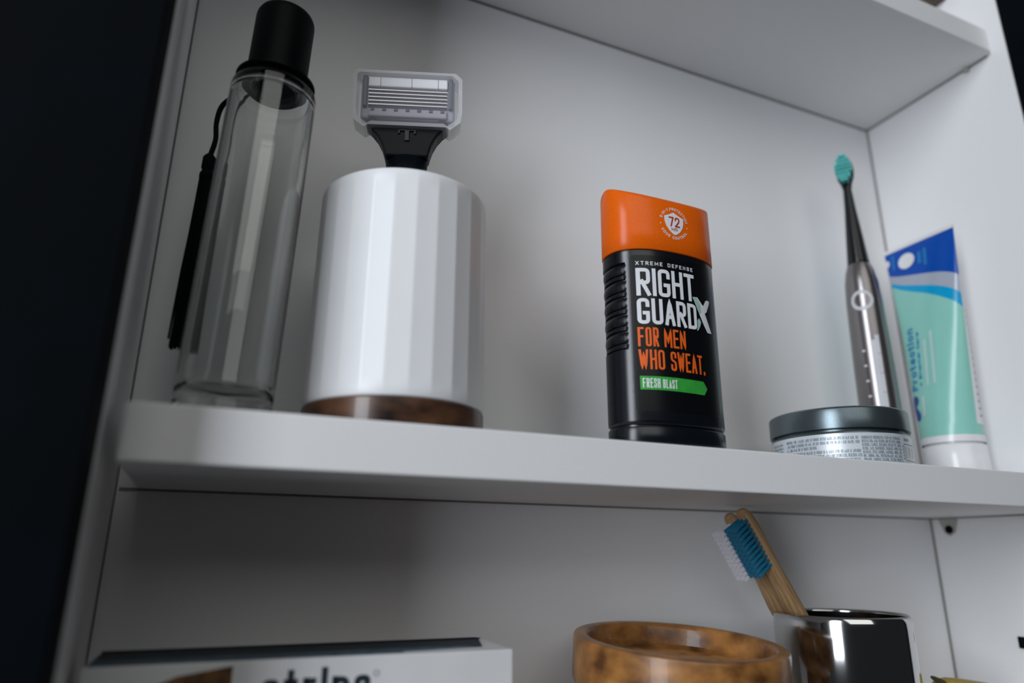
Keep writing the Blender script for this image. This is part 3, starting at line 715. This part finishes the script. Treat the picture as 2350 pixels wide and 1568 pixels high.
# ------------------------------------------------------------------ bamboo toothbrushes leaning in the cup
def bamboo_brush(name, label, brm, top, L):
    ax = Vector((-0.0361, -0.0030, 0.0537)).normalized()
    zaxis = ax; yaxis = (Vector((0, 1, 0)) - ax * ax.y).normalized(); xaxis = yaxis.cross(zaxis)
    base = Vector(top) - ax * L
    o = empty(name); o.matrix_world = Matrix((( *[xaxis.x, yaxis.x, zaxis.x], base.x), ( *[xaxis.y, yaxis.y, zaxis.y], base.y), ( *[xaxis.z, yaxis.z, zaxis.z], base.z), (0, 0, 0, 1)))
    tag(o, label, 'toothbrush', 'bamboo toothbrushes in the steel cup')
    rings = []
    for f, tx, wy, dx in ((0, .0016, .0030, .0), (.02, .0030, .0046, 0), (.10, .0036, .0054, 0), (.30, .0038, .0054, 0), (.50, .0042, .0053, 0), (.62, .0044, .0050, 0), (.72, .0038, .0044, .0006), (.79, .0031, .0046, .0010), (.84, .0029, .0052, .0012), (.92, .0028, .0054, .0012), (.965, .0027, .0050, .0012), (.985, .0024, .0040, .0011), (.996, .0018, .0024, .0010), (1.0, .0008, .0010, .0008)):
        rings.append([(dx + tx * spow(math.cos(2 * PI * j / 28), .8), wy * spow(math.sin(2 * PI * j / 28), .8), f * L) for j in range(28)])
    loft('handle', rings, 'bamboo', o)
    # one bristle tuft, shared by all
    V, F = [], []
    random.seed(3)
    for k in range(22):
        a = 2.4 * k; q = math.sqrt((k + .5) / 22) * .00074; y0, z0_ = q * math.cos(a), q * math.sin(a); ln = .0112 + random.uniform(-.0003, .0004); b0 = len(V)
        for s, (xx, sp_) in enumerate(((0, 0.9), (-.6 * ln, 1.15), (-ln, 1.6))):
            for j in range(4): V.append((xx, y0 * sp_ + .00022 * math.cos(PI / 2 * j), z0_ * sp_ + .00022 * math.sin(PI / 2 * j)))
        for s in range(2):
            for j in range(4): F.append((b0 + 4 * s + j, b0 + 4 * s + (j + 1) % 4, b0 + 4 * s + 4 + (j + 1) % 4, b0 + 4 * s + 4 + j))
        F.append((b0 + 8, b0 + 9, b0 + 10, b0 + 11))
    first = mk('bristle_tuft', V, F, brm, o, True)
    k = 0
    for r in range(3):
        for i in range(11):
            t = first if k == 0 else first.copy()
            if k: COL.objects.link(t); t.parent = o
            t.location = (-.0012, -.0030 + .0030 * r, L - .0052 - i * .00262); k += 1
    return o
bamboo_brush('bamboo_toothbrush', 'bamboo toothbrush with blue bristles leaning in the steel cup, nearer one', 'br_blue', (-0.2015, 0.0690, -0.0205), 0.146)
bamboo_brush('bamboo_toothbrush', 'bamboo toothbrush with white bristles mostly hidden behind the blue-bristled one', 'br_white', (-0.1985, 0.0822, -0.0222), 0.146)

# ------------------------------------------------------------------ wooden dish
wd = tag(empty('wooden_dish', (-0.2560, 0.0605, Z_LOW + 0.0042), (math.radians(4.8), math.radians(1.3), 0)), 'round brown wooden dish with raised rim in front of the steel cup', 'dish')
zt = -0.0790 - Z_LOW - 0.0042
WR = 0.0472
foot = lathe('foot', [(.0, 0), (.0330, 0), (.0345, .0010), (.0345, .006), (.0320, .012), (.0320, zt - .0300), (.0350, zt - .0270), (.0, zt - .0270)], 'wood', wd, 96)
lathe('bowl', [(.0, zt - .0270), (.0380, zt - .0270), (.0400, zt - .0262), (.0440, zt - .0228), (.0462, zt - .0205), (.0470, zt - .0185), (WR, zt - .0160), (WR, zt - .0014), (WR - .0005, zt - .0004), (WR - .0014, zt), (WR - .0052, zt),
               (WR - .0060, zt - .0005), (WR - .0066, zt - .0018), (WR - .0080, zt - .0090), (WR - .0100, zt - .0104), (.0, zt - .0108)], 'wood', wd, 128)

# ------------------------------------------------------------------ carton of strips
BZ = -0.0766 - Z_LOW
bxo = tag(empty('carton_box', (-0.3474, 0.0297, Z_LOW), (0, 0, math.radians(-1.98))), 'white carton with dark blue top and strips printed on its front, lower shelf', 'box')
BW, BD = .1385, .0330
shell = prism('carton', [(-BW, 0), (0, 0), (0, BD), (-BW, BD)], 0, BZ, 'box_white', bxo, axis='z', bev=.0004)
top = prism('top_print', [(-BW + .001, .0155), (-.0120, .0155), (-.0120, .0100), (-.0085, .0100), (-.0022, BD - .0004), (-BW + .001, BD - .0004)], BZ, BZ + .0003, 'box_navy', bxo, axis='z')
prism('pattern_print', [(-BW + .001, .0020), (-.0400, .0035), (-.0400, .0060), (-.0120, .0100), (-.0120, .0155), (-BW + .001, .0155)], BZ, BZ + .0002, 'box_blue', bxo, axis='z')
prism('back_flap', [(-BW + .001, BZ), (-.0022, BZ), (-.0012, BZ + .0006), (-.0040, BZ + .0009), (-BW + .001, BZ + .0009)], BD - .0006, BD, 'box_navy', bxo)
fmx = lambda x, z: (x, -.0002, z)
V, F = [], []
bl = BZ - .0137
fit_text('strips', -.0868, -.0520, bl, .0107, .0020, .0016, V, F, fmx)
mk('front_lettering', V, F, 'ink_dark', shell, False)
V, F = [], []
stroke(disc_poly(-.0500, BZ - .0055, .0009, n=20), .0002, True, .001, V, F, fmx)
mk('registered_mark', V, F, 'ink_grey', shell, False)
decal('photo_print', [(-.0960, BZ - .0012), (-.0960, BZ - .030), (-.130, BZ - .030), (-.122, BZ - .0075), (-.112, BZ - .0035)], fmx, 'box_brown', shell, 2)
decal('letter_fragment', disc_poly(-.1265, BZ - .0075, .0030, .0024, n=18), lambda x, z: (x, -.0003, z), 'ink_dark', shell, 1)

# ------------------------------------------------------------------ yellow soap with cord, just showing at the lower right
sp = tag(empty('soap_bar', (-0.0640, 0.058, Z_LOW)), 'yellow brown item with pointed tip beside the steel cup at the bottom edge', 'soap')
rings = []
for f, s in ((0, .86), (.06, .96), (.2, 1.0), (.75, 1.0), (.9, .93), (.97, .80), (1.0, .55)):
    rings.append([(.0215 * s * spow(math.cos(2 * PI * j / 40), .85), .0150 * s * spow(math.sin(2 * PI * j / 40), .85), f * .0385 + (.0015 * math.cos(2 * PI * j / 40) * -1 if f > .7 else 0)) for j in range(40)])
loft('bar', rings, 'yellow', sp)
sweep('cord', smooth_curve([(-.012, 0, .0350), (-.0165, .0, .0372), (-.0205, .001, .0392), (-.0245, .002, .0412)]), [.0016] * 12 + [.0015, .0014, .0013, .0012, .0010, .0008, .0006], 'olive', sp, 10)
